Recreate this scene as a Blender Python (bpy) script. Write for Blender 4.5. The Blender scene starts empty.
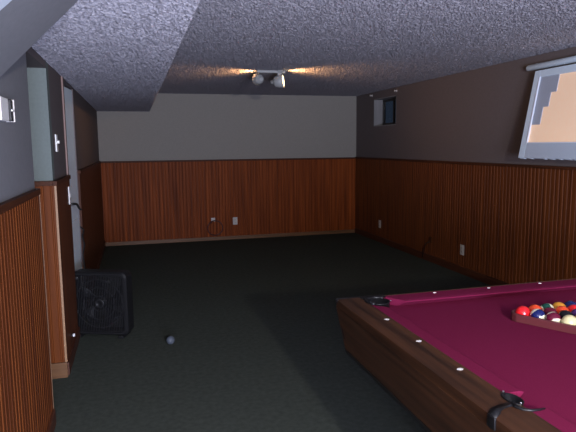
import bpy, bmesh, math, random
from math import sin, cos, pi, radians as R
from mathutils import Vector, Matrix
random.seed(4)
S = bpy.context.scene
col = S.collection

# ------------------------------------------------------------ camera
F, PIT, YAW, ROLL, CZ = 556.36, 0.12661, 0.26787, -0.01009, 1.4647
fw = Vector((sin(YAW)*cos(PIT), cos(YAW)*cos(PIT), -sin(PIT)))
r0 = Vector((cos(YAW), -sin(YAW), 0)); u0 = r0.cross(fw)
rr = r0*cos(ROLL)+u0*sin(ROLL); uu = -r0*sin(ROLL)+u0*cos(ROLL)
cd = bpy.data.cameras.new('camera'); cam = bpy.data.objects.new('camera', cd); col.objects.link(cam)
cd.sensor_width = 36; cd.lens = F/576*36; cd.clip_start = .02
m = Matrix((rr, uu, -fw)).transposed().to_4x4(); m.translation = Vector((0, 0, CZ)); cam.matrix_world = m
S.camera = cam
# ------------------------------------------------------------ world, light, exposure
w = bpy.data.worlds.new('dusk'); S.world = w; w.use_nodes = True
w.node_tree.nodes['Background'].inputs[0].default_value = (.25, .42, .75, 1)
w.node_tree.nodes['Background'].inputs[1].default_value = .035
S.view_settings.view_transform = 'Standard'; S.view_settings.look = 'None'
S.view_settings.exposure = 0; S.view_settings.gamma = 1; S.view_settings.use_curve_mapping = False
def light(name, kind, loc, energy, color, aim=None, **kw):
    l = bpy.data.lights.new(name, kind); o = bpy.data.objects.new(name, l); col.objects.link(o)
    o.location = loc; l.energy = energy; l.color = color
    for k, v in kw.items(): setattr(l, k, v)
    if aim is not None: o.rotation_euler = (Vector(aim)-Vector(loc)).to_track_quat('-Z', 'Y').to_euler()
    return o
# the camera's own flash, just up and right of the lens
light('camera_flash', 'POINT', (.06, -.02, 1.53), 30, (1, .96, .92), shadow_soft_size=.02)
# added lights behind the camera: unseen key lamp for the shadows, bluish ceiling fill
light('stair_bulb', 'POINT', (.60, -1.60, 1.80), 400, (1, .93, .86), shadow_soft_size=.06)
light('stair_daylight', 'AREA', (.6, -1.7, .9), 330, (.66, .72, 1), aim=(.6, 1.5, 2.1), shape='RECTANGLE', size=1.8, size_y=.9)

# ------------------------------------------------------------ materials
def mat(name, base, rough=.6, spec=.5, metal=0, emit=None, es=1.0):
    M = bpy.data.materials.new(name); M.use_nodes = True
    b = M.node_tree.nodes['Principled BSDF']
    b.inputs['Base Color'].default_value = (*base, 1); b.inputs['Roughness'].default_value = rough
    b.inputs['Specular IOR Level'].default_value = spec; b.inputs['Metallic'].default_value = metal
    if emit: b.inputs['Emission Color'].default_value = (*emit, 1); b.inputs['Emission Strength'].default_value = es
    return M
def noise_mat(name, c1, c2, scale=(10, 10, 10), ns=1.0, rough=.6, spec=.5, bump=0, bscale=None, detail=4, lo=.3, hi=.7, bdist=.01):
    M = mat(name, c1, rough, spec); nt = M.node_tree; N = nt.nodes; L = nt.links; b = N['Principled BSDF']
    tc = N.new('ShaderNodeTexCoord'); mp = N.new('ShaderNodeMapping'); mp.inputs['Scale'].default_value = scale
    L.new(tc.outputs['Object'], mp.inputs['Vector'])
    n = N.new('ShaderNodeTexNoise'); n.inputs['Scale'].default_value = ns; n.inputs['Detail'].default_value = detail
    L.new(mp.outputs[0], n.inputs['Vector'])
    cr = N.new('ShaderNodeValToRGB'); cr.color_ramp.elements[0].position = lo; cr.color_ramp.elements[1].position = hi
    cr.color_ramp.elements[0].color = (*c1, 1); cr.color_ramp.elements[1].color = (*c2, 1)
    L.new(n.outputs['Fac'], cr.inputs[0]); L.new(cr.outputs[0], b.inputs['Base Color'])
    if bump:
        n2 = N.new('ShaderNodeTexNoise'); n2.inputs['Scale'].default_value = bscale or ns; n2.inputs['Detail'].default_value = 3
        L.new((tc.outputs['Object'] if bscale else mp.outputs[0]), n2.inputs['Vector'])
        bp = N.new('ShaderNodeBump'); bp.inputs['Strength'].default_value = bump; bp.inputs['Distance'].default_value = bdist
        L.new(n2.outputs['Fac'], bp.inputs['Height']); L.new(bp.outputs[0], b.inputs['Normal'])
    return M
def wood(name, c1, c2, axis, rough=.4, spec=.4, fine=60, coarse=2.2, lo=.3, hi=.72):
    sc = [fine]*3; sc[axis] = coarse
    return noise_mat(name, c1, c2, scale=sc, rough=rough, spec=spec, bump=.15, detail=6, lo=lo, hi=hi, bdist=.002)
M = {}
M['ceiling'] = noise_mat('popcorn ceiling', (.15, .146, .160), (.47, .455, .50), ns=90, rough=.95, spec=.1, detail=3, lo=.42, hi=.58)
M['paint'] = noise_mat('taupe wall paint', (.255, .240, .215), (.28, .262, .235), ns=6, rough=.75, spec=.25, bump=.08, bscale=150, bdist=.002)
M['paint_side'] = noise_mat('taupe side wall paint', (.120, .101, .100), (.136, .114, .113), ns=6, rough=.75, spec=.25, bump=.08, bscale=150, bdist=.002)  # darker copy of the wall paint: side-wall shade put into the colour
M['passage'] = noise_mat('grey green paint', (.125, .150, .142), (.14, .168, .16), ns=6, rough=.7, spec=.25)
M['drywall'] = noise_mat('smooth grey paint', (.17, .175, .19), (.19, .195, .21), ns=5, rough=.6, spec=.3, bump=.1, bscale=120, bdist=.002)
M['pale_paint'] = mat('pale blue gloss paint', (.55, .62, .70), .4)
M['carpet'] = noise_mat('dark green carpet', (.056, .065, .055), (.078, .090, .075), ns=3, rough=1, spec=.05, bump=.8, bscale=260, detail=8)
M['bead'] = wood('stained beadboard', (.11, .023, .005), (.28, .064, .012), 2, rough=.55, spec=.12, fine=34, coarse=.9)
M['bead_dark'] = wood('dark stained beadboard', (.070, .018, .006), (.165, .045, .010), 2, rough=.55, spec=.12, fine=34, coarse=.9)  # same wood, weaker light on right, near-left and passage panels put into colour
M['bead_darkest'] = wood('oldest dark beadboard', (.035, .011, .005), (.080, .024, .009), 2, rough=.5, spec=.15, fine=34, coarse=.9)  # same wood again, shade along the left wall painted into its colour
M['cap'] = wood('dark cap rail', (.040, .013, .006), (.085, .027, .011), 1, rough=.55, spec=.15)
M['base_dark'] = wood('dark baseboard', (.045, .013, .006), (.10, .030, .012), 1, rough=.5)
M['base_tan'] = wood('tan baseboard', (.10, .045, .016), (.18, .082, .030), 0, rough=.5)
M['corner_tan'] = mat('light corner moulding', (.30, .17, .085), .5)
M['casing'] = mat('rose brown casing', (.20, .12, .10), .5)
M['door_white'] = mat('door white paint', (.82, .94, 1.0), .3)
M['white'] = mat('white plastic', (.78, .78, .76), .35)
M['offwhite'] = mat('aged white plastic', (.50, .47, .44), .4)
M['slot'] = mat('dark slot', (.02, .02, .02), .6)
M['black_plastic'] = mat('black plastic', (.010, .010, .011), .5, .3)
M['fan_grille'] = mat('black grille', (.022, .022, .024), .3)
M['black_metal'] = mat('black metal', (.02, .02, .02), .3, metal=.3)
M['steel'] = mat('brushed steel', (.45, .45, .47), .3, metal=1)
M['fixture'] = mat('satin nickel fixture', (.30, .31, .31), .5)
M['cloth'] = noise_mat('burgundy felt', (.145, .010, .042), (.175, .014, .052), ns=30, rough=1, spec=.05, bump=.2, bscale=400, bdist=.001)
M['table_wood'] = wood('walnut laminate', (.022, .010, .0055), (.090, .036, .016), 1, rough=.45, spec=.22, fine=30, coarse=1.2, lo=.32, hi=.72)
M['table_end_wood'] = wood('walnut laminate end', (.022, .010, .0055), (.090, .036, .016), 0, rough=.45, spec=.22, fine=22, coarse=1.4)
M['pearl'] = mat('white inlay', (.9, .88, .84), .25)
M['leather'] = mat('black pocket leather', (.007, .007, .008), .38, .3)
M['rack'] = mat('burgundy brown rack', (.10, .022, .025), .35)
M['sash'] = noise_mat('pale blue sash paint', (.62, .76, .88), (.70, .83, .93), ns=14, rough=.45, spec=.5, detail=8)
M['sash_worn'] = noise_mat('worn sash paint', (.40, .47, .55), (.66, .74, .84), ns=40, rough=.6, spec=.4, detail=8)
M['orange'] = noise_mat('apricot lit pane', (.95, .70, .50), (.97, .73, .54), ns=3, rough=.3, spec=.4)
M['orange'].node_tree.nodes['Principled BSDF'].inputs['Emission Color'].default_value = (1, .62, .38, 1)   # emission added to lift the pane's brightness
M['orange'].node_tree.nodes['Principled BSDF'].inputs['Emission Strength'].default_value = .24
M['grey_step'] = noise_mat('blue grey film', (.34, .39, .48), (.42, .47, .56), ns=20, rough=.5)
M['sash_edge'] = mat('bright bead', (.78, .85, .95), .3)
M['rod'] = mat('pale rod', (.50, .60, .68), .4)
M['glass'] = mat('window glass', (1, 1, 1), .03)
M['glass'].node_tree.nodes['Principled BSDF'].inputs['Transmission Weight'].default_value = 1
M['glass'].node_tree.nodes['Principled BSDF'].inputs['IOR'].default_value = 1.1
M['reveal'] = noise_mat('window reveal paint', (.17, .17, .175), (.23, .23, .235), scale=(8, 8, 1), ns=3, rough=.7)
M['bulb'] = mat('lit bulb', (1, .8, .5), .4, emit=(1, .72, .38), es=5)
M['cord'] = mat('black cord', (.012, .012, .013), .4)
M['red_cord'] = mat('dark red cable', (.06, .010, .008), .5)

# ------------------------------------------------------------ geometry helpers
def link(name, bm, material, parent=None, smooth=False):
    me = bpy.data.meshes.new(name); bmesh.ops.recalc_face_normals(bm, faces=bm.faces); bm.to_mesh(me); bm.free()
    for mm in (material if isinstance(material, list) else [material]): me.materials.append(mm)
    if smooth:
        for p in me.polygons: p.use_smooth = True
    o = bpy.data.objects.new(name, me); col.objects.link(o)
    if parent: o.parent = parent
    return o
def bx(bm, x0, x1, y0, y1, z0, z1, bevel=0, mi=0):
    vs = [bm.verts.new((x, y, z)) for x in (x0, x1) for y in (y0, y1) for z in (z0, z1)]
    q = [(0, 1, 3, 2), (4, 6, 7, 5), (0, 4, 5, 1), (2, 3, 7, 6), (0, 2, 6, 4), (1, 5, 7, 3)]
    fs = [bm.faces.new([vs[i] for i in f]) for f in q]
    for f in fs: f.material_index = mi
    if bevel:
        es = list({e for f in fs for e in f.edges})
        bmesh.ops.bevel(bm, geom=es, offset=bevel, segments=2, affect='EDGES', profile=.6)
    return bm
def box(name, material, dims, parent=None, bevel=0):
    return link(name, bx(bmesh.new(), *dims, bevel=bevel), material, parent)
def tube(bm, pts, r, seg=8, closed=False):
    pts = [Vector(p) for p in pts]; n = len(pts); rings = []; up = None
    for i, p in enumerate(pts):
        a = pts[(i-1) % n] if (closed or i > 0) else p; b = pts[(i+1) % n] if (closed or i < n-1) else p
        t = (b-a).normalized()
        if up is None: up = t.orthogonal().normalized()
        up = (up - t*up.dot(t)).normalized(); s = t.cross(up)
        rad = r[i] if isinstance(r, (list, tuple)) else r
        rings.append([bm.verts.new(p+(up*cos(2*pi*k/seg)+s*sin(2*pi*k/seg))*rad) for k in range(seg)])
    for i in range(n if closed else n-1):
        A, B = rings[i], rings[(i+1) % n]
        for k in range(seg): bm.faces.new((A[k], A[(k+1) % seg], B[(k+1) % seg], B[k]))
    if not closed: bm.faces.new(rings[0][::-1]); bm.faces.new(rings[-1])
    return bm
def lathe(bm, prof, org, axis, seg=24, cap=True):
    axis = Vector(axis).normalized(); a = axis.orthogonal().normalized(); b = axis.cross(a); org = Vector(org); rings = []
    for h, r in prof:
        rings.append([bm.verts.new(org+axis*h+(a*cos(2*pi*k/seg)+b*sin(2*pi*k/seg))*r) for k in range(seg)])
    for A, B in zip(rings, rings[1:]):
        for k in range(seg): bm.faces.new((A[k], A[(k+1) % seg], B[(k+1) % seg], B[k]))
    if cap: bm.faces.new(rings[0][::-1]); bm.faces.new(rings[-1])
    return bm
def prism(bm, poly, fn0, fn1):
    """poly: 2-D points, fn0/fn1 map each to the two end faces"""
    A = [bm.verts.new(fn0(*p)) for p in poly]; B = [bm.verts.new(fn1(*p)) for p in poly]
    bm.faces.new(A); bm.faces.new(B[::-1]); n = len(poly)
    for i in range(n): bm.faces.new((A[i], B[i], B[(i+1) % n], A[(i+1) % n]))
    return bm
def struct(o): o['kind'] = 'structure'; return o
def thing(name, label, cat, loc, group=None, rz=0):
    o = bpy.data.objects.new(name, None); col.objects.link(o); o.location = loc; o.rotation_euler = (0, 0, rz)
    o.empty_display_size = .05
    o['label'] = label; o['category'] = cat
    if group: o['group'] = group
    return o
def tag(o, label, cat, group=None):
    o['label'] = label; o['category'] = cat
    if group: o['group'] = group
    return o
def copy_tree(o, parent=None):
    c = o.copy(); col.objects.link(c); c.parent = parent
    for ch in list(o.children): copy_tree(ch, c)
    return c

# ------------------------------------------------------------ room dimensions
XL, XR, YB, YN = -.488, 3.54, 8.61, -2.0     # painted wall faces, far wall, open stair end
HC, HS, XS = 2.25, 1.984, .2566             # ceiling, dropped ceiling, its edge
WZ = 1.235                                  # top of the panelling (cap sits on it)
Y1, Y2, ZO = 3.04, 3.70, 1.94               # side opening
YD0, YD1, ZD = 4.50, 5.26, 1.965            # door opening
WY0, WY1, WZ0, WZ1 = 7.165, 7.92, 1.73, 2.14 # little window

struct(box('floor', M['carpet'], (-1.9, XR+.2, YN, YB+.1, -.1, 0)))
import numpy as np
def popcorn(name, x0, x1, z, y0=.85, y1=YB, dx=.0075, dy=.0032, h=.0085, parent=None):
    """sprayed popcorn plaster: a sheet of small lumps hanging below z"""
    ys = [y0]
    while ys[-1] < y1: ys.append(min(y1, ys[-1]+max(.0075, dy*ys[-1])))
    xs = np.linspace(x0, x1, int((x1-x0)/dx)); nx, ny = len(xs), len(ys); g = np.random.default_rng(7)
    X, Y = np.meshgrid(xs, ys); Z = z-h*g.random((ny, nx))**1.6
    jx = g.uniform(-.3, .3, X.shape)*dx; jx[:, 0] = jx[:, -1] = 0
    X = X+jx; Z[:, 0] = Z[:, -1] = z
    co = np.stack([X, Y, Z], -1).reshape(-1, 3)
    i = (np.arange(ny-1)[:, None]*nx+np.arange(nx-1)[None]).ravel()
    q = np.stack([i, i+nx, i+nx+1, i+1], -1)
    me = bpy.data.meshes.new(name); me.from_pydata(co.tolist(), [], q.tolist()); me.materials.append(M['ceiling'])
    o = bpy.data.objects.new(name, me); col.objects.link(o); o.parent = parent; return o
c_ = struct(box('ceiling', M['ceiling'], (-1.9, XR+.2, YN, YB+.1, HC, HC+.1))); popcorn('popcorn_plaster', XS, XR, HC-.001, parent=c_)
c_ = struct(box('ceiling_soffit', M['ceiling'], (XL, XS, YN, YB, HS, HC))); popcorn('popcorn_plaster', XL, XS-.001, HS-.001, parent=c_)
bm = bmesh.new(); bx(bm, -1.9, XR+.2, YB, YB+.12, 0, HC); struct(link('wall_back', bm, M['paint']))
bm = bmesh.new()
bx(bm, XR, XR+.2, YN, WY0, 0, HC); bx(bm, XR, XR+.2, WY1, YB, 0, HC)
bx(bm, XR, XR+.2, WY0, WY1, 0, WZ0); bx(bm, XR, XR+.2, WY0, WY1, WZ1, HC)
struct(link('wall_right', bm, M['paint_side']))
bm = bmesh.new()
bx(bm, XL-.12, XL, YN, Y1, 0, HC); struct(link('wall_left', bm, M['drywall']))
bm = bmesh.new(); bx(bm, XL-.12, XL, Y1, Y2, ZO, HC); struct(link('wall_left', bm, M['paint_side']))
bm = bmesh.new()
bx(bm, XL-.12, XL, Y2+.10, YD0, 0, HC); bx(bm, XL-.12, XL, YD0, YD1, ZD, HC); bx(bm, XL-.12, XL, YD1, YB, 0, HC)
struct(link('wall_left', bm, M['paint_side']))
bm = bmesh.new(); bx(bm, -1.8, XL, Y2, Y2+.10, 0, HC); struct(link('wall_passage', bm, M['passage']))
bm = bmesh.new(); bx(bm, -1.8, XL-.12, 2.75, 2.85, 0, HC); bx(bm, -1.9, -1.8, 2.75, Y2+.1, 0, HC); bx(bm, -1.8, XL-.12, 2.85, Y2, ZO, ZO+.06)
struct(link('wall_passage', bm, M['paint_side']))
# sloping smooth bulkhead under the stairs, upper left
P1 = Vector((-.483, 2.265, 1.691)); P2 = Vector((-.164, 2.181, 1.984)); P3 = Vector((.039, 1.531, 1.984))
def wedge(bm, y0, y1, d=0):
    poly = [(-.52, 1.657-d), (-.164+d, 1.984), (-.164+d, 2.02), (-.52, 2.02)]
    return prism(bm, poly, lambda x, z: (x, y0(x) if callable(y0) else y0, z), lambda x, z: (x, y1(x) if callable(y1) else y1, z))
struct(link('trim_1', wedge(bmesh.new(), .9, lambda x: 2.181-(x+.164)*.263), M['drywall']))
struct(link('trim_2', wedge(bmesh.new(), .9, 1.70, .002), M['pale_paint']))

def beads(bm, u0, u1, z0, z1, f, step=.05, gw=.007, gd=.006, th=.016):
    """tongue-and-groove boards: f(u, d) -> (x, y), d measured out from the wall"""
    pr = [(u0, th)]; u = math.ceil(u0/step)*step
    while u < u1:
        if u > u0+gw and u < u1-gw: pr += [(u-gw, th), (u-gw*.35, th-gd), (u+gw*.35, th-gd), (u+gw, th)]
        u += step
    pr.append((u1, th)); A = []; B = []
    for p in pr:
        x, y = f(*p); A.append(bm.verts.new((x, y, z0))); B.append(bm.verts.new((x, y, z1)))
    for i in range(len(pr)-1): bm.faces.new((A[i], A[i+1], B[i+1], B[i]))
    for p, i in ((u0, 0), (u1, -1)):
        x, y = f(p, 0); a = bm.verts.new((x, y, z0)); b = bm.verts.new((x, y, z1)); bm.faces.new((A[i], B[i], b, a))
    return bm
fr = lambda u, d: (XR-d, u)
fl = lambda u, d: (XL+d, u)
fb = lambda u, d: (u, YB-d)
fp = lambda u, d: (u, Y2-d)
n = 3
def panel(u0, u1, f, m):
    global n
    struct(link('trim_%d' % n, beads(bmesh.new(), u0, u1, .0, WZ, f), m)); n += 1
def strip(m, *dims, bevel=.003):
    global n
    struct(box('trim_%d' % n, m, dims, bevel=bevel)); n += 1
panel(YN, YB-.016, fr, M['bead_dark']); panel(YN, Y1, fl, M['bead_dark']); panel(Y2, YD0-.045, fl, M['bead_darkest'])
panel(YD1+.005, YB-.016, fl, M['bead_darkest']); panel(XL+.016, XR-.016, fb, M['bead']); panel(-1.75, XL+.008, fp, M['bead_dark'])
# cap rails
strip(M['cap'], XR-.034, XR+.01, YN, YB-.034, WZ, WZ+.026)
strip(M['cap'], XL-.01, XL+.026, YN, Y1+.004, WZ-.004, WZ+.026)
strip(M['cap'], XL+.0, XL+.026, Y2-.034, YD0-.045, WZ-.004, WZ+.026)
strip(M['cap'], -1.75, XL+.0, Y2-.034, Y2+.0, WZ-.004, WZ+.026)
strip(M['cap'], XL-.01, XL+.026, YD1+.005, YB-.034, WZ-.004, WZ+.026)
strip(M['cap'], XL, XR, YB-.034, YB+.01, WZ-.004, WZ+.022)
# corner mouldings of the side opening
strip(M['corner_tan'], XL+.006, XL+.020, Y2-.020, Y2-.006, .0, WZ-.004)
strip(M['cap'], XL-.12, XL+.018, Y1-.002, Y1+.012, .0, WZ-.004)
strip(M['corner_tan'], XL+.010, XL+.019, Y1+.008, Y1+.016, .0, WZ-.004, bevel=.001)
struct(box('baseboard_back', M['base_tan'], (XL+.016, XR-.016, YB-.030, YB-.014, 0, .055), bevel=.003))
struct(box('baseboard_right', M['base_dark'], (XR-.030, XR-.014, YN, YB-.03, 0, .085), bevel=.003))
struct(box('baseboard_left', M['base_dark'], (XL+.014, XL+.028, YN, Y1, 0, .085), bevel=.003))
struct(box('baseboard_left', M['base_dark'], (XL+.014, XL+.028, Y2, YD0-.045, 0, .085), bevel=.003))
struct(box('baseboard_left', M['base_dark'], (XL+.014, XL+.028, YD1+.005, YB-.03, 0, .085), bevel=.003))
struct(box('baseboard_passage', M['base_tan'], (-1.75, XL+.02, Y2-.032, Y2-.014, 0, .10), bevel=.003))

# door in the left wall
d = bpy.data.objects.new('door_1', None); col.objects.link(d); d.location = (XL-.006, YD1-.01, 0); struct(d)
bm = bmesh.new(); bx(bm, -.04, 0, -.74, 0, .01, ZD-.01, bevel=.003)
for z0, z1 in ((.2, .85), (1.05, 1.8)):
    bx(bm, 0, .006, -.64, -.10, z0, z1, bevel=.004)
link('door_slab', bm, M['door_white'], d).rotation_euler.z = R(-4)
bm = bmesh.new()
lathe(bm, [(0, .028), (.006, .028), (.010, .022)], (0, -.68, 1.03), (1, 0, 0), 16)
tube(bm, [(.008, -.68, 1.03), (.045, -.68, 1.03), (.062, -.67, 1.03), (.072, -.64, 1.025), (.075, -.61, 1.01), (.078, -.58, .985), (.085, -.565, .975), (.095, -.56, .972)], [.010, .010, .010, .009, .009, .008, .008, .006])
o = link('door_handle', bm, M['black_metal'], d, True); o.rotation_euler.z = R(-4); o.location.x = .02
bm = bmesh.new(); bx(bm, .006, .018, -.815, -.765, 0, ZD+.05, bevel=.003); bx(bm, -.09, .012, -.765, -.750, 0, ZD, bevel=.002)
link('door_casing', bm, M['casing'], d)
t_ = thing('wall_plate', 'narrow pale plate on the dark panelling just left of the white door', 'wall plate', (XL+.016, 4.36, 1.115))
link('face_plate', bx(bmesh.new(), 0, .007, -.03, .03, -.065, .065, bevel=.002), M['white'], t_)
link('key_switch', bx(bmesh.new(), .007, .011, -.008, .008, -.015, .015, bevel=.001), M['offwhite'], t_)

# little window high in the far right wall
d = bpy.data.objects.new('window_1', None); col.objects.link(d); d.location = (XR, (WY0+WY1)/2, WZ0); struct(d)
h = (WY1-WY0)/2; hz = WZ1-WZ0
bm = bmesh.new(); bx(bm, 0, .19, h-.012, h, 0, hz); bx(bm, 0, .19, -h, -h+.012, 0, hz); bx(bm, 0, .19, -h, h, 0, .012); bx(bm, 0, .19, -h, h, hz-.012, hz)
link('window_reveal', bm, M['reveal'], d)
bm = bmesh.new()
for a, b, c_, e in ((-h+.012, -h+.05, .012, hz-.012), (h-.05, h-.012, .012, hz-.012), (-h+.05, h-.05, .012, .05), (-h+.05, h-.05, hz-.045, hz-.012), (-.015, .015, .05, hz-.045)):
    bx(bm, .14, .17, a, b, c_, e, bevel=.003)
link('window_frame', bm, M['slot'], d)
link('glazing_strip', bx(bmesh.new(), .128, .140, -h+.040, -h+.052, .03, hz-.03), M['offwhite'], d)
link('window_pane', bx(bmesh.new(), .153, .157, -h+.05, h-.05, .05, hz-.045), M['glass'], d)
br = thing('curtain_bracket', 'small bare curtain bracket above the near edge of the little dark window', 'curtain bracket', (XR, WY0-.01, 2.195), 'curtain brackets of the little window')
def bracket(root):
    bm = bmesh.new(); lathe(bm, [(0, .018), (.004, .018), (.005, .008), (.03, .008), (.031, .014), (.04, .014)], (0, 0, 0), (-1, 0, 0), 12)
    link('bracket_post', bm, M['offwhite'], root, True)
bracket(br); b2 = copy_tree(br); b2.location = (XR, WY1+.06, 2.20)
b2['label'] = 'small bare curtain bracket above the far edge of the little dark window, nearer the corner'

# ------------------------------------------------------------ hopper window with apricot pane, and its rod
AX, AZ = 3.45, 2.085; tilt = math.atan2(.14, .755)
s = thing('window_sash', 'pale blue wooden window sash with apricot pane, tilted out from the right wall', 'window sash', (AX, 4.25, AZ))
s.rotation_euler = (0, tilt, 0)
W_, H_ = .95, .768   # extends towards -Y and down
bm = bmesh.new()
bx(bm, -.018, .018, -.075, 0, -H_, 0, bevel=.004); bx(bm, -.018, .018, -W_, -W_+.075, -H_, 0, bevel=.004); bx(bm, -.018, .018, -W_+.075, -.075, -.062, 0, bevel=.004)
link('sash_frame', bm, M['sash'], s)
bm = bmesh.new(); bx(bm, -.018, .018, -W_+.075, -.075, -H_, -H_+.135, bevel=.004)
rg = random.Random(3); y = -.85
while y < -.06:
    l = rg.uniform(.02, .06); bx(bm, -.014, .014, y, y+l, -H_-rg.uniform(.001, .006), -H_+.004, bevel=.001); y += l+rg.uniform(.01, .07)
o = link('bottom_rail', bm, M['sash_worn'], s); o['label'] = 'worn bottom rail with a ragged lower edge'
bm = bmesh.new(); bx(bm, -.024, -.012, -.083, -.072, -H_+.135, -.062); bx(bm, -.022, -.012, -W_+.08, -.072, -H_+.130, -H_+.137)
link('glazing_bead', bm, M['sash_edge'], s)
link('pane', bx(bmesh.new(), -.004, .004, -W_+.075, -.075, -H_+.135, -.062), M['orange'], s)
# stepped blue-grey covering on the pane's left side
bm = bmesh.new()
z0 = -.062; st = [(-.30, -.205), (-.24, -.325), (-.18, -.475)]
poly = [(-.083, z0)]; poly += [(st[0][0], z0), (st[0][0], st[0][1]), (st[1][0], st[0][1]), (st[1][0], st[1][1]), (st[2][0], st[1][1]), (st[2][0], st[2][1]), (-.083, st[2][1])]
prism(bm, poly, lambda y, z: (-.010, y, z), lambda y, z: (-.004, y, z))
o = link('pane_film', bm, M['grey_step'], s); o['label'] = 'blue-grey stepped patch along the left of the pane'
rt = thing('curtain_rod', 'thick pale grey rod with rounded end mounted above the tilted sash', 'curtain rod', (3.49, 4.43, 2.135))
bm = bmesh.new(); lathe(bm, [(0, .004), (.004, .015), (.012, .024), (.022, .027), (1.25, .027), (1.258, .015)], (0, 0, 0), (0, -1, 0), 16); link('rod', bm, M['rod'], rt, True)
for y in (-.12, -1.1): link('wall_bracket', bx(bmesh.new(), .0, .05, y-.012, y+.012, -.015, .03, bevel=.003), M['rod'], rt)

# ------------------------------------------------------------ ceiling spotlight bar
t = thing('ceiling_spotlight', 'short nickel ceiling bar with two swivel spotlights, the right one glowing', 'ceiling light', (1.42, 5.80, HC-.007))
link('mounting_bar', bx(bmesh.new(), -.15, .155, -.025, .025, -.028, 0, bevel=.008), M['fixture'], t)
bm = bmesh.new(); lathe(bm, [(0, .045), (.012, .045), (.022, .03)], (.10, 0, 0), (0, 0, -1), 20); link('canopy', bm, M['fixture'], t, True)
def head(px, piv, axis, prof, sock):
    a = Vector(axis).normalized()
    bm = bmesh.new(); tube(bm, [(px, 0, -.026), (px, 0, -.05), piv], .007); link('swivel_arm', bm, M['steel'], t, True)
    bm = bmesh.new(); lathe(bm, prof, piv, a, 24, cap=False); 
    hd = link('lamp_shade', bm, M['fixture'], t, True)
    sl = hd.modifiers.new('s', 'SOLIDIFY'); sl.thickness = .002
    bm = bmesh.new(); lathe(bm, [(0, .02), (.02, .046), (.032, .060), (.038, .054), (.042, .001)], Vector(piv)+a*sock, a, 20)
    link('bulb', bm, M['bulb'], hd, True)
    return Vector((1.42, 5.8, HC))+Vector(piv)+a*(sock+.075), a
prof = [(-.075, .001), (-.072, .024), (-.030, .026), (-.028, .040), (-.012, .046), (.02, .056), (.045, .062), (.050, .063)]
pl, al = head(-.125, (-.125, .0, -.092), (-.12, .98, .12), prof, .005)
prof2 = [(-.085, .001), (-.083, .022), (-.055, .026), (-.053, .034), (-.035, .058), (.0, .066), (.052, .070)]
link('swivel_arm', bx(bmesh.new(), .072, .118, -.012, .012, -.105, -.02, bevel=.005), M['fixture'], t)
pr_, ar = head(.10, (.085, .0, -.112), (.93, -.42, .10), prof2, .012)
light('spot_bulb_left', 'SPOT', pl, 22, (1, .50, .20), aim=pl+Vector((-.9, .25, .22)), shadow_soft_size=.03, spot_size=R(125), spot_blend=.8)
light('spot_bulb_right', 'SPOT', pr_, 22, (1, .50, .20), aim=pr_+Vector((.95, -.05, .22)), shadow_soft_size=.03, spot_size=R(125), spot_blend=.8)

# ------------------------------------------------------------ pool table
CX, CY, TZ, BZ = 1.56, 1.14, .80, .768
X0, Y0 = .74, 1.07              # half sizes of the rails
pt = thing('pool_table', 'walnut-sided pool table with burgundy felt, black pockets and white rail inlays', 'pool table', (CX, CY, 0))
CORN = [(sx*.580, sy*.988) for sx in (-1, 1) for sy in (-1, 1)]; SIDE = [(-.630, .040), (.630, .040)]
holes = [(x, y, .050, 1) for x, y in CORN]+[(x, y, .034, .62) for x, y in SIDE]
def squash(b, x, k):
    for v in b.verts: v.co.x = x+(v.co.x-x)*k
    return b
def cut(bmo, hs=None):
    for (x, y, r, k) in (hs or holes):
        b = bmesh.new(); lathe(b, [(.45, r), (.95, r)], (x, y, 0), (0, 0, 1), 28); squash(b, x, k)
        c = link('cutter', b, M['slot']); md = bmo.modifiers.new('b', 'BOOLEAN'); md.operation = 'DIFFERENCE'; md.solver = 'EXACT'; md.object = c
        dg = bpy.context.evaluated_depsgraph_get(); me = bpy.data.meshes.new_from_object(bmo.evaluated_get(dg)); bmo.modifiers.clear(); bmo.data = me
        bpy.data.objects.remove(c)
bed = link('bed', bx(bmesh.new(), -.68, .68, -1.03, 1.03, BZ-.03, BZ), M['cloth']); cut(bed); bed.parent = pt
WB = .63                        # wood / cloth border on the long rails
for sx in (-1, 1):
    a, b = sorted((sx*X0, sx*WB)); o = link('side_rail', bx(bmesh.new(), a, b, -Y0, Y0, BZ-.008, TZ, bevel=.002), M['table_wood']); cut(o); o.parent = pt
for sy in (-1, 1):
    a, b = sorted((sy*Y0, sy*1.058)); o = link('end_rail', bx(bmesh.new(), -WB, WB, a, b, BZ-.04, TZ, bevel=.003), M['table_end_wood']); cut(o); o.parent = pt
# cushions: five-sided section with the nose undercut, ends mitred to the pocket mouths
def cushion(p0, p1, inward, width, m0=.75, m1=.75):
    p0, p1, inw = Vector((*p0, 0)), Vector((*p1, 0)), Vector((*inward, 0)); d_ = (p1-p0).normalized(); bm = bmesh.new()
    sec = [(0, TZ-.001), (width*.8, TZ-.002), (width, TZ-.005), (width, TZ-.009), (width*.62, BZ-.001), (0, BZ-.001)]
    fa = lambda s, z: p0+inw*s+d_*(s*m0)+Vector((0, 0, z)); fb_ = lambda s, z: p1+inw*s-d_*(s*m1)+Vector((0, 0, z))
    o = link('cushion', prism(bm, sec, fa, fb_), M['cloth'], pt)
for sx in (-1, 1):
    for y0, y1, m0, m1 in ((-.945, -.012, .75, .2), (.078, .945, .0, .75)): cushion((sx*WB, y0), (sx*WB, y1), (-sx, 0), .062, m0, m1)
for sy in (-1, 1): cushion((-.532, sy*1.058), (.532, sy*1.058), (0, -sy), .092)
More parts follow.
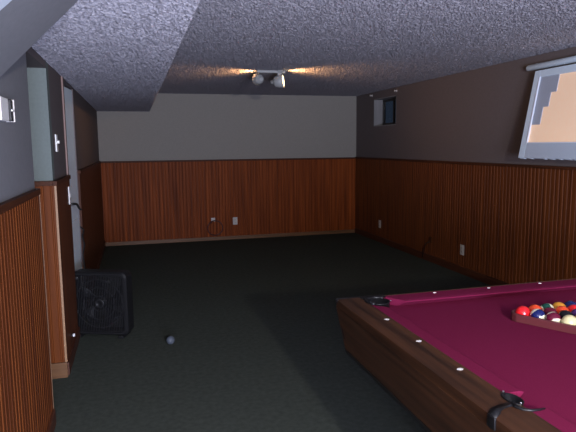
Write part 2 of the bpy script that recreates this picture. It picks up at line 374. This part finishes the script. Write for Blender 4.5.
# cabinet: apron panels leaning in slightly, with a black bottom edge
def inset(z): return .036*(TZ-.038-z)/.184, .016*(TZ-.038-z)/.184     # how far the cabinet has drawn in at height z (sides, ends)
def apron(bm, zt, zb, th, axis, sgn, out=0.0):
    q = []
    for z in (zt, zb):
        ia, ib = inset(z); W, L = (X0-ia+out, Y0-ib+out) if axis == 0 else (Y0-ib+out, X0-ia+out)
        for t_ in (0, th):
            for e in (-1, 1):
                a, b = sgn*(W-t_), e*(L-t_-(0 if axis == 0 else .001))
                q.append(bm.verts.new((a, b, z) if axis == 0 else (b, a, z)))
    for f in ((0, 1, 3, 2), (4, 6, 7, 5), (0, 4, 5, 1), (2, 3, 7, 6), (0, 2, 6, 4), (1, 5, 7, 3)): bm.faces.new([q[i] for i in f])
    return bm
for ax in (0, 1):
    for sg in (-1, 1):
        link('apron', apron(bmesh.new(), TZ-.033, .578, .02, ax, sg), M['table_wood'] if ax == 0 else M['table_end_wood'], pt)
        link('bottom_edge', apron(bmesh.new(), .578, .560, .03, ax, sg, .002), M['leather'], pt)
for x in (-.27, .27):
    for y in (-.78, .78):
        bm = bmesh.new()
        v0 = [(-.075, -.075), (.075, -.075), (.075, .075), (-.075, .075)]
        prism(bm, v0, lambda a, b: (x+a*.75, y+b*.75, .03), lambda a, b: (x+a, y+b, .74)); bx(bm, x-.06, x+.06, y-.06, y+.06, 0, .03, bevel=.004)
        link('leg', bm, M['table_wood'], pt)
link('under_frame', bx(bmesh.new(), -.66, .66, -.98, .98, .70, .738), M['slot'], pt)
# inlaid sights
dx = -X0+.087
for sx in (-1, 1):
    for y in (.75, .50, .25, -.25, -.50, -.75):
        bm = bmesh.new(); prism(bm, [(-.011, 0), (-.005, -.007), (.005, -.007), (.011, 0), (.005, .007), (-.005, .007)], lambda a, b: (-sx*dx+a, y+b, TZ-.001), lambda a, b: (-sx*dx+a, y+b, TZ+.0008))
        link('sight', bm, M['pearl'], pt)
for sy in (-1, 1):
    for x in (-.28, 0, .28):
        bm = bmesh.new(); prism(bm, [(-.008, 0), (0, -.005), (.008, 0), (0, .005)], lambda a, b: (x+a, sy*1.040+b, TZ-.002), lambda a, b: (x+a, sy*1.040+b, TZ+.0008))
        link('sight', bm, M['pearl'], pt)
def arcpts(x, y, r, a0, a1, z, n_=14): return [(x+r*cos(R(a0+(a1-a0)*i/n_)), y+r*sin(R(a0+(a1-a0)*i/n_)), z) for i in range(n_+1)]
for (x, y, r, ks) in holes:
    corner = abs(y) > .5
    bm = bmesh.new()
    lathe(bm, [(-.125, .03), (-.12, r-.008), (0.0, r-.001), (.003, r+.001), (.003, r-.004), (-.118, r-.012), (-.118, .03)], (x, y, TZ-.002), (0, 0, 1), 24, cap=False)
    bm.faces.new(lathe(bm, [(0, r-.012), (.001, r-.012)], (x, y, TZ-.12), (0, 0, 1), 24, cap=False) and [bm.verts.new(p) for p in ((x-.04, y-.04, TZ-.121), (x+.04, y-.04, TZ-.121), (x+.04, y+.04, TZ-.121), (x-.04, y+.04, TZ-.121))])
    squash(bm, x, ks)
    pk = link('pocket_liner', bm, M['leather'], pt, True)
    # raised lip around the outward side
    sx = 1 if x > 0 else -1; sy = 1 if y > 0 else -1
    bm = bmesh.new()
    if corner:
        a0 = math.degrees(math.atan2(sy, sx)); tube(bm, arcpts(x, y, r+.002, a0-95, a0+95, TZ+.001), .007)
        # cap over the table corner
        cs = [(sx*X0, sy*(Y0-.02)), (sx*(X0+.002), sy*(Y0-.004)), (sx*(X0-.008), sy*(Y0+.002)), (sx*(X0-.03), sy*(Y0+.002)), (sx*(.53), sy*(Y0+.002))]
        tube(bm, [(a, b, TZ-.003) for a, b in cs], [.003, .007, .007, .006, .006])
        tube(bm, [(sx*(X0-.004-i*.0045), sy*(Y0-.004-i*.0045), TZ-.002-i*.028) for i in range(7)], .008)
        bx(bm, *sorted((x+sx*.0-.055*sx*-1, x-sx*.06)), *sorted((sy*(Y0-.028), sy*Y0)), TZ-.004, TZ+.003)
    else:
        tube(bm, arcpts(x, y, r+.002, 90 if sx < 0 else -90, 270 if sx < 0 else 90, TZ), .004); squash(bm, x, ks)
        # leather strap curving out over the rail's edge, and the thin arm along the felt
        P = [(.588, .018), (.610, .019), (.632, .016), (.655, .008), (.670, -.001), (.681, -.012)]
        Q = [(.588, .002), (.606, .004), (.622, .001), (.640, -.008), (.656, -.024), (.681, -.040)]
        pq = [(sx*(a+.06), b) for a, b in P+Q[::-1]]
        prism(bm, pq, lambda a, b: (a, b, TZ-.002), lambda a, b: (a, b, TZ+.004))
        bx(bm, *sorted((sx*.738, sx*.745)), -.042, -.012, TZ-.030, TZ+.002, bevel=.002)
        tube(bm, [(sx*(a+.06), b, TZ+.001) for a, b in ((.596, .010), (.592, -.008), (.585, -.022), (.568, -.030), (.550, -.032), (.530, -.030))], [.006, .006, .005, .004, .003, .002])
    link('pocket_iron', bm, M['leather'], pk, True)
    for a in ((-150, -30) if corner else (100, 260)):
        bm = bmesh.new(); q = Vector((x+ks*(r+.002)*cos(R(a)), y+(r+.002)*sin(R(a)), TZ+.004)); lathe(bm, [(0, .003), (.003, .003), (.004, .001)], q, (0, 0, 1), 8)
        link('rivet', bm, M['steel'], pk, True)

# ------------------------------------------------------------ ball rack and balls
BA = Vector((cos(R(-60)), sin(R(-60)), 0)); BBv = Vector((1, 0.02, 0)).normalized()
BR, ST = .0286, .0575
org = Vector((1.457, 1.812, BZ+BR+.0005))
c0 = org-BA*.0-BBv*.0
cen = [org+BA*ST*4*a+BBv*ST*4*b for a, b in ((0, 0), (1, 0), (0, 1))]; mid = (cen[0]+cen[1]+cen[2])/3
rk = thing('ball_rack', 'dark burgundy triangular rack holding the pool balls', 'ball rack', (mid.x, mid.y, BZ))
def tri(off, z, seg=5):
    pts = []
    for i, c in enumerate(cen):
        prev, nxt = cen[i-1], cen[(i+1) % 3]
        n1 = (c-prev).normalized(); n2 = (nxt-c).normalized()
        o1 = Vector((-n1.y, n1.x, 0)); o2 = Vector((-n2.y, n2.x, 0))
        if (c+o1-mid).length < (c-o1-mid).length: o1 = -o1; o2 = -o2
        for k in range(seg+1):
            v = o1.lerp(o2, k/seg).normalized(); q = c+v*off-mid; pts.append((q.x, q.y, z))
    return pts
bm = bmesh.new(); rings = []
for off, z in ((BR+.002, .002), (BR+.016, .002), (BR+.016, .028), (BR+.013, .032), (BR+.005, .032), (BR+.002, .028)):
    rings.append([bm.verts.new(p) for p in tri(off, z)])
for i in range(6):
    A, B = rings[i], rings[(i+1) % 6]; k_ = len(A)
    for k in range(k_): bm.faces.new((A[k], A[(k+1) % k_], B[(k+1) % k_], B[k]))
link('rack_frame', bm, M['rack'], rk)
WH = (.72, .68, .50)
CO = {'yellow': (.60, .26, .03), 'blue': (.008, .014, .09), 'red': (.68, .015, .02), 'purple': (.07, .02, .12), 'orange': (.70, .07, .02), 'green': (.01, .07, .05), 'maroon': (.11, .006, .025), 'black': (.008, .008, .010), 'cream': (.62, .56, .30)}
# row, place: colour, striped?, tilt of the stripe, label
BALLS = [
 (0, 0, 'red', 0, 0, 'solid red pool ball at the left point of the rack'),
 (0, 1, 'orange', 0, 20, 'solid orange-red pool ball behind the blue-striped one near the left point'),
 (0, 2, 'green', 1, 60, 'dark green pool ball with a cream stripe end in the back row'),
 (0, 3, 'yellow', 0, 0, 'solid amber pool ball standing out in the back row'),
 (0, 4, 'blue', 0, 0, 'solid dark blue pool ball at the back right point of the rack'),
 (1, 0, 'blue', 2, 15, 'white and navy striped pool ball beside the red one in the front row'),
 (1, 1, 'maroon', 0, 0, 'solid maroon pool ball in the middle of the rack'),
 (1, 2, 'orange', 0, 0, 'solid orange-red pool ball between the amber and black ones'),
 (1, 3, 'red', 0, 0, 'solid bright red pool ball at the right edge of the frame'),
 (2, 0, 'maroon', 2, -10, 'white and maroon striped pool ball in the front row'),
 (2, 1, 'black', 0, 0, 'black pool ball behind the cream one'),
 (2, 2, 'purple', 0, 0, 'solid dark purple pool ball on the right side of the rack'),
 (3, 0, 'cream', 0, 0, 'cream pool ball at the right of the front row'),
 (3, 1, 'yellow', 1, 40, 'amber and cream striped pool ball by the right edge of the frame'),
 (4, 0, 'green', 0, 0, 'solid green pool ball at the near point of the rack'),
]
def ballmesh(c, kind):
    bm = bmesh.new(); bmesh.ops.create_uvsphere(bm, u_segments=24, v_segments=18, radius=BR)
    for f in bm.faces:
        z = abs(f.calc_center_median().z)/BR
        f.material_index = 0 if kind == 0 else (1 if z > .55 else 0)
        f.smooth = True
    me = bpy.data.meshes.new('pool_ball'); bm.to_mesh(me); bm.free(); return me
bmat = {k: mat(k+' phenolic', v, .12, .6) for k, v in CO.items()}; bmat['w'] = mat('white phenolic', WH, .12, .6)
for i, j, c, kind, tl, lab in BALLS:
    me = ballmesh(c, kind); me.materials.append(bmat[c]); me.materials.append(bmat['w'])
    o = bpy.data.objects.new('pool_ball', me); col.objects.link(o); o.location = org+BA*ST*i+BBv*ST*j
    if kind == 2: o.rotation_euler = (R(128), 0, R(tl))
    elif kind == 1: o.rotation_euler = (R(50), R(tl), R(30))
    tag(o, lab, 'pool ball', 'pool balls in the rack')

# ------------------------------------------------------------ box fan
FW, FD, FH = .45, .13, .515
f = thing('box_fan', 'black box fan with slatted grille standing on the carpet by the white door', 'fan', (-.285, 4.46, 0), rz=R(-22))
bm = bmesh.new()
def rrect(w_, h_, r, cz, nseg=6):
    pts = []
    for cx, cz_, a0 in ((w_/2-r, h_/2-r, 0), (-w_/2+r, h_/2-r, 90), (-w_/2+r, -h_/2+r, 180), (w_/2-r, -h_/2+r, 270)):
        for k in range(nseg+1): a = R(a0+90*k/nseg); pts.append((cx+r*cos(a), cz+cz_+r*sin(a)))
    return pts
rings = []
for y, ins in ((-FD/2+.012, .028), (-FD/2, .022), (-FD/2, .010), (-FD/2+.012, 0), (FD/2-.012, 0), (FD/2, .010), (FD/2, .022), (FD/2-.012, .028)):
    rings.append([bm.verts.new((a, y, b)) for a, b in rrect(FW-2*ins, FH-2*ins-.02, .045, FH/2+.01)])
for i in range(8):
    A, B = rings[i], rings[(i+1) % 8]; k_ = len(A)
    for k in range(k_): bm.faces.new((A[k], A[(k+1) % k_], B[(k+1) % k_], B[k]))
link('housing', bm, M['black_plastic'], f)
for sy in (-1, 1):
    bm = bmesh.new(); yg = sy*(FD/2-.010)
    for k in range(30):
        xx = -FW/2+.03+k*(FW-.06)/29; bx(bm, xx-.0016, xx+.0016, yg-.004, yg+.004, .035, FH-.015)
    for rad in (.06, .125, .19): tube(bm, [(rad*cos(2*pi*k/28), yg, FH/2+.01+rad*sin(2*pi*k/28)) for k in range(28)], .0025, 6, True)
    g = link('grille', bm, M['fan_grille'], f)
    bm = bmesh.new(); lathe(bm, [(-.006, .042), (.004, .042), (.008, .036), (.008, .02), (.004, .016)], (0, yg, FH/2+.01), (0, sy, 0), 24); link('hub_badge', bm, M['black_plastic'], g, True)
bm = bmesh.new()
for k in range(5):
    a0 = 2*pi*k/5; st_ = []
    for q in range(6):
        rad = .04+q*.031; 
        for e in (-1, 1):
            an = a0+e*(.28+.03*q)+q*.06; st_.append(bm.verts.new((rad*cos(an), e*.022, FH/2+.01+rad*sin(an))))
    for q in range(5): bm.faces.new((st_[2*q], st_[2*q+1], st_[2*q+3], st_[2*q+2]))
lathe(bm, [(-.03, .045), (.03, .045)], (0, 0, FH/2+.01), (0, 1, 0), 20)
o = link('fan_blades', bm, M['black_plastic'], f, True); sl = o.modifiers.new('s', 'SOLIDIFY'); sl.thickness = .003
bm = bmesh.new(); lathe(bm, [(0, .016), (.012, .014), (.014, .01)], (-.165, -FD/2+.001, FH-.045), (0, -1, 0), 12); link('speed_knob', bm, M['fan_grille'], f, True)
for sx in (-1, 1): link('foot', bx(bmesh.new(), sx*.17-.02, sx*.17+.02, -FD/2-.015, FD/2+.015, 0, .022, bevel=.005), M['black_plastic'], f)
tag(link('power_cord', tube(bmesh.new(), [(XL+.0, 5.24, .76), (XL+.03, 5.22, .73), (XL+.02, 5.17, .68), (XL+.04, 5.1, .62), (XL+.03, 5.0, .55), (XL+.048, 4.9, .45), (XL+.04, 4.86, .3), (XL+.05, 4.8, .1), (XL+.08, 4.75, .006)], .006), M['cord'], None, True), 'thin black cord trailing down the edge of the white door behind the fan', 'cord')

# ------------------------------------------------------------ outlets, switches, cables
def outlet(loc, rz, label, m=None, group='wall outlets low on the panelling'):
    t_ = thing('wall_outlet', label, 'wall outlet', loc, group, rz)
    link('face_plate', bx(bmesh.new(), -.036, .036, -.006, 0, -.058, .058, bevel=.002), m or M['white'], t_)
    for z in (-.022, .022):
        bm = bmesh.new(); lathe(bm, [(0, .017), (.002, .016)], (0, -.006, z), (0, -1, 0), 16); rc = link('receptacle', bm, M['offwhite'], t_)
        bm = bmesh.new()
        for x in (-.006, .006): bx(bm, x-.0015, x+.0015, -.0092, -.0075, z-.002, z+.007)
        bx(bm, -.002, .002, -.0092, -.0075, z-.011, z-.007); link('slot', bm, M['slot'], rc)
    return t_
outlet((1.495, YB-.016, .29), 0, 'cream duplex outlet on the back wall, right of the coiled cable', M['offwhite'])
outlet((XR-.016, 7.62, .275), -pi/2, 'cream duplex outlet on the right wall, nearest the far corner', M['offwhite'])
outlet((XR-.016, 5.43, .275), -pi/2, 'cream duplex outlet on the right wall just above the pool table edge', M['offwhite'])
t_ = thing('cable_outlet', 'small pale cable jack above the coiled cable on the back wall', 'wall jack', (1.148, YB-.016, .325))
link('face_plate', bx(bmesh.new(), -.03, .03, -.012, 0, -.03, .03, bevel=.002), M['offwhite'], t_)
bm = bmesh.new(); lathe(bm, [(0, .010), (.012, .008)], (0, -.012, -.005), (0, -1, 0), 10); link('connector', bm, M['steel'], t_, True)
bm = bmesh.new()
pts = [(1.15, YB-.024, .31), (1.11, YB-.03, .27)]
for k in range(60):
    a = R(120+k*18.3); rr_ = .118+.006*sin(k*1.7); pts.append((1.175+rr_*cos(a), YB-.034-.008*sin(k*.6), .195+rr_*.98*sin(a)))
tube(bm, pts, .006, 6); tag(link('coiled_cable', bm, M['red_cord'], None, True), 'dark red-brown cable looped in a ring below a jack on the back wall', 'cable')
t_ = thing('cable_outlet', 'small dark cable jack between the two outlets on the right wall', 'wall jack', (XR-.016, 6.13, .275), rz=-pi/2)
link('face_plate', bx(bmesh.new(), -.03, .03, -.006, 0, -.035, .035, bevel=.002), M['cap'], t_)
bm = bmesh.new(); tube(bm, [(XR-.028, 6.14, .25), (XR-.04, 6.2, .22), (XR-.036, 6.27, .14), (XR-.036, 6.29, .02)], .006, 6)
tag(link('dangling_cable', bm, M['cord'], None, True), 'short black cable hanging from the dark jack to the right wall baseboard', 'cable')
t_ = thing('light_switch', 'white toggle light switch edge-on between side opening and white door', 'light switch', (XL, 3.95, 1.495), rz=pi/2)
link('switch_plate', bx(bmesh.new(), -.034, .034, -.008, 0, -.058, .055, bevel=.002), M['white'], t_)
link('toggle', bx(bmesh.new(), -.005, .005, -.022, -.008, -.004, .014, bevel=.002), M['white'], t_)
t_ = thing('thermostat', 'white wall control box cut off by the left edge of the frame', 'thermostat', (XL, 2.42, 1.612), rz=pi/2)
link('housing', bx(bmesh.new(), -.12, .012, -.022, 0, -.044, .044, bevel=.003), M['white'], t_)
link('end_cap', bx(bmesh.new(), .013, .060, -.030, 0, -.042, .042, bevel=.003), M['black_plastic'], t_)
link('lever', bx(bmesh.new(), .015, .060, -.035, -.030, -.004, .004, bevel=.002), M['white'], t_)
link('rim', bx(bmesh.new(), .061, .066, -.034, 0, -.044, .044, bevel=.001), M['offwhite'], t_)
t_ = thing('door_stop', 'small white-tipped fitting low on the dark panelling beside the black fan', 'door stop', (XL+.016, 4.03, .16))
bm = bmesh.new(); tube(bm, [(0, 0, 0), (.010, 0, 0)], .006); link('spring', bm, M['steel'], t_, True)
bm = bmesh.new(); lathe(bm, [(0, .012), (.010, .012), (.013, .009)], (.008, 0, 0), (1, 0, 0), 12); link('rubber_tip', bm, M['white'], t_, True)
bm = bmesh.new(); bmesh.ops.create_uvsphere(bm, u_segments=20, v_segments=14, radius=.031, matrix=Matrix.Translation((.205, 4.09, .032)))  # sphere drawn in for a dust speck lit by the flash
tag(link('small_ball', bm, mat('dull grey ball', (.075, .09, .115), .6), None, True), 'small dull grey ball lying alone on the dark carpet', 'ball')
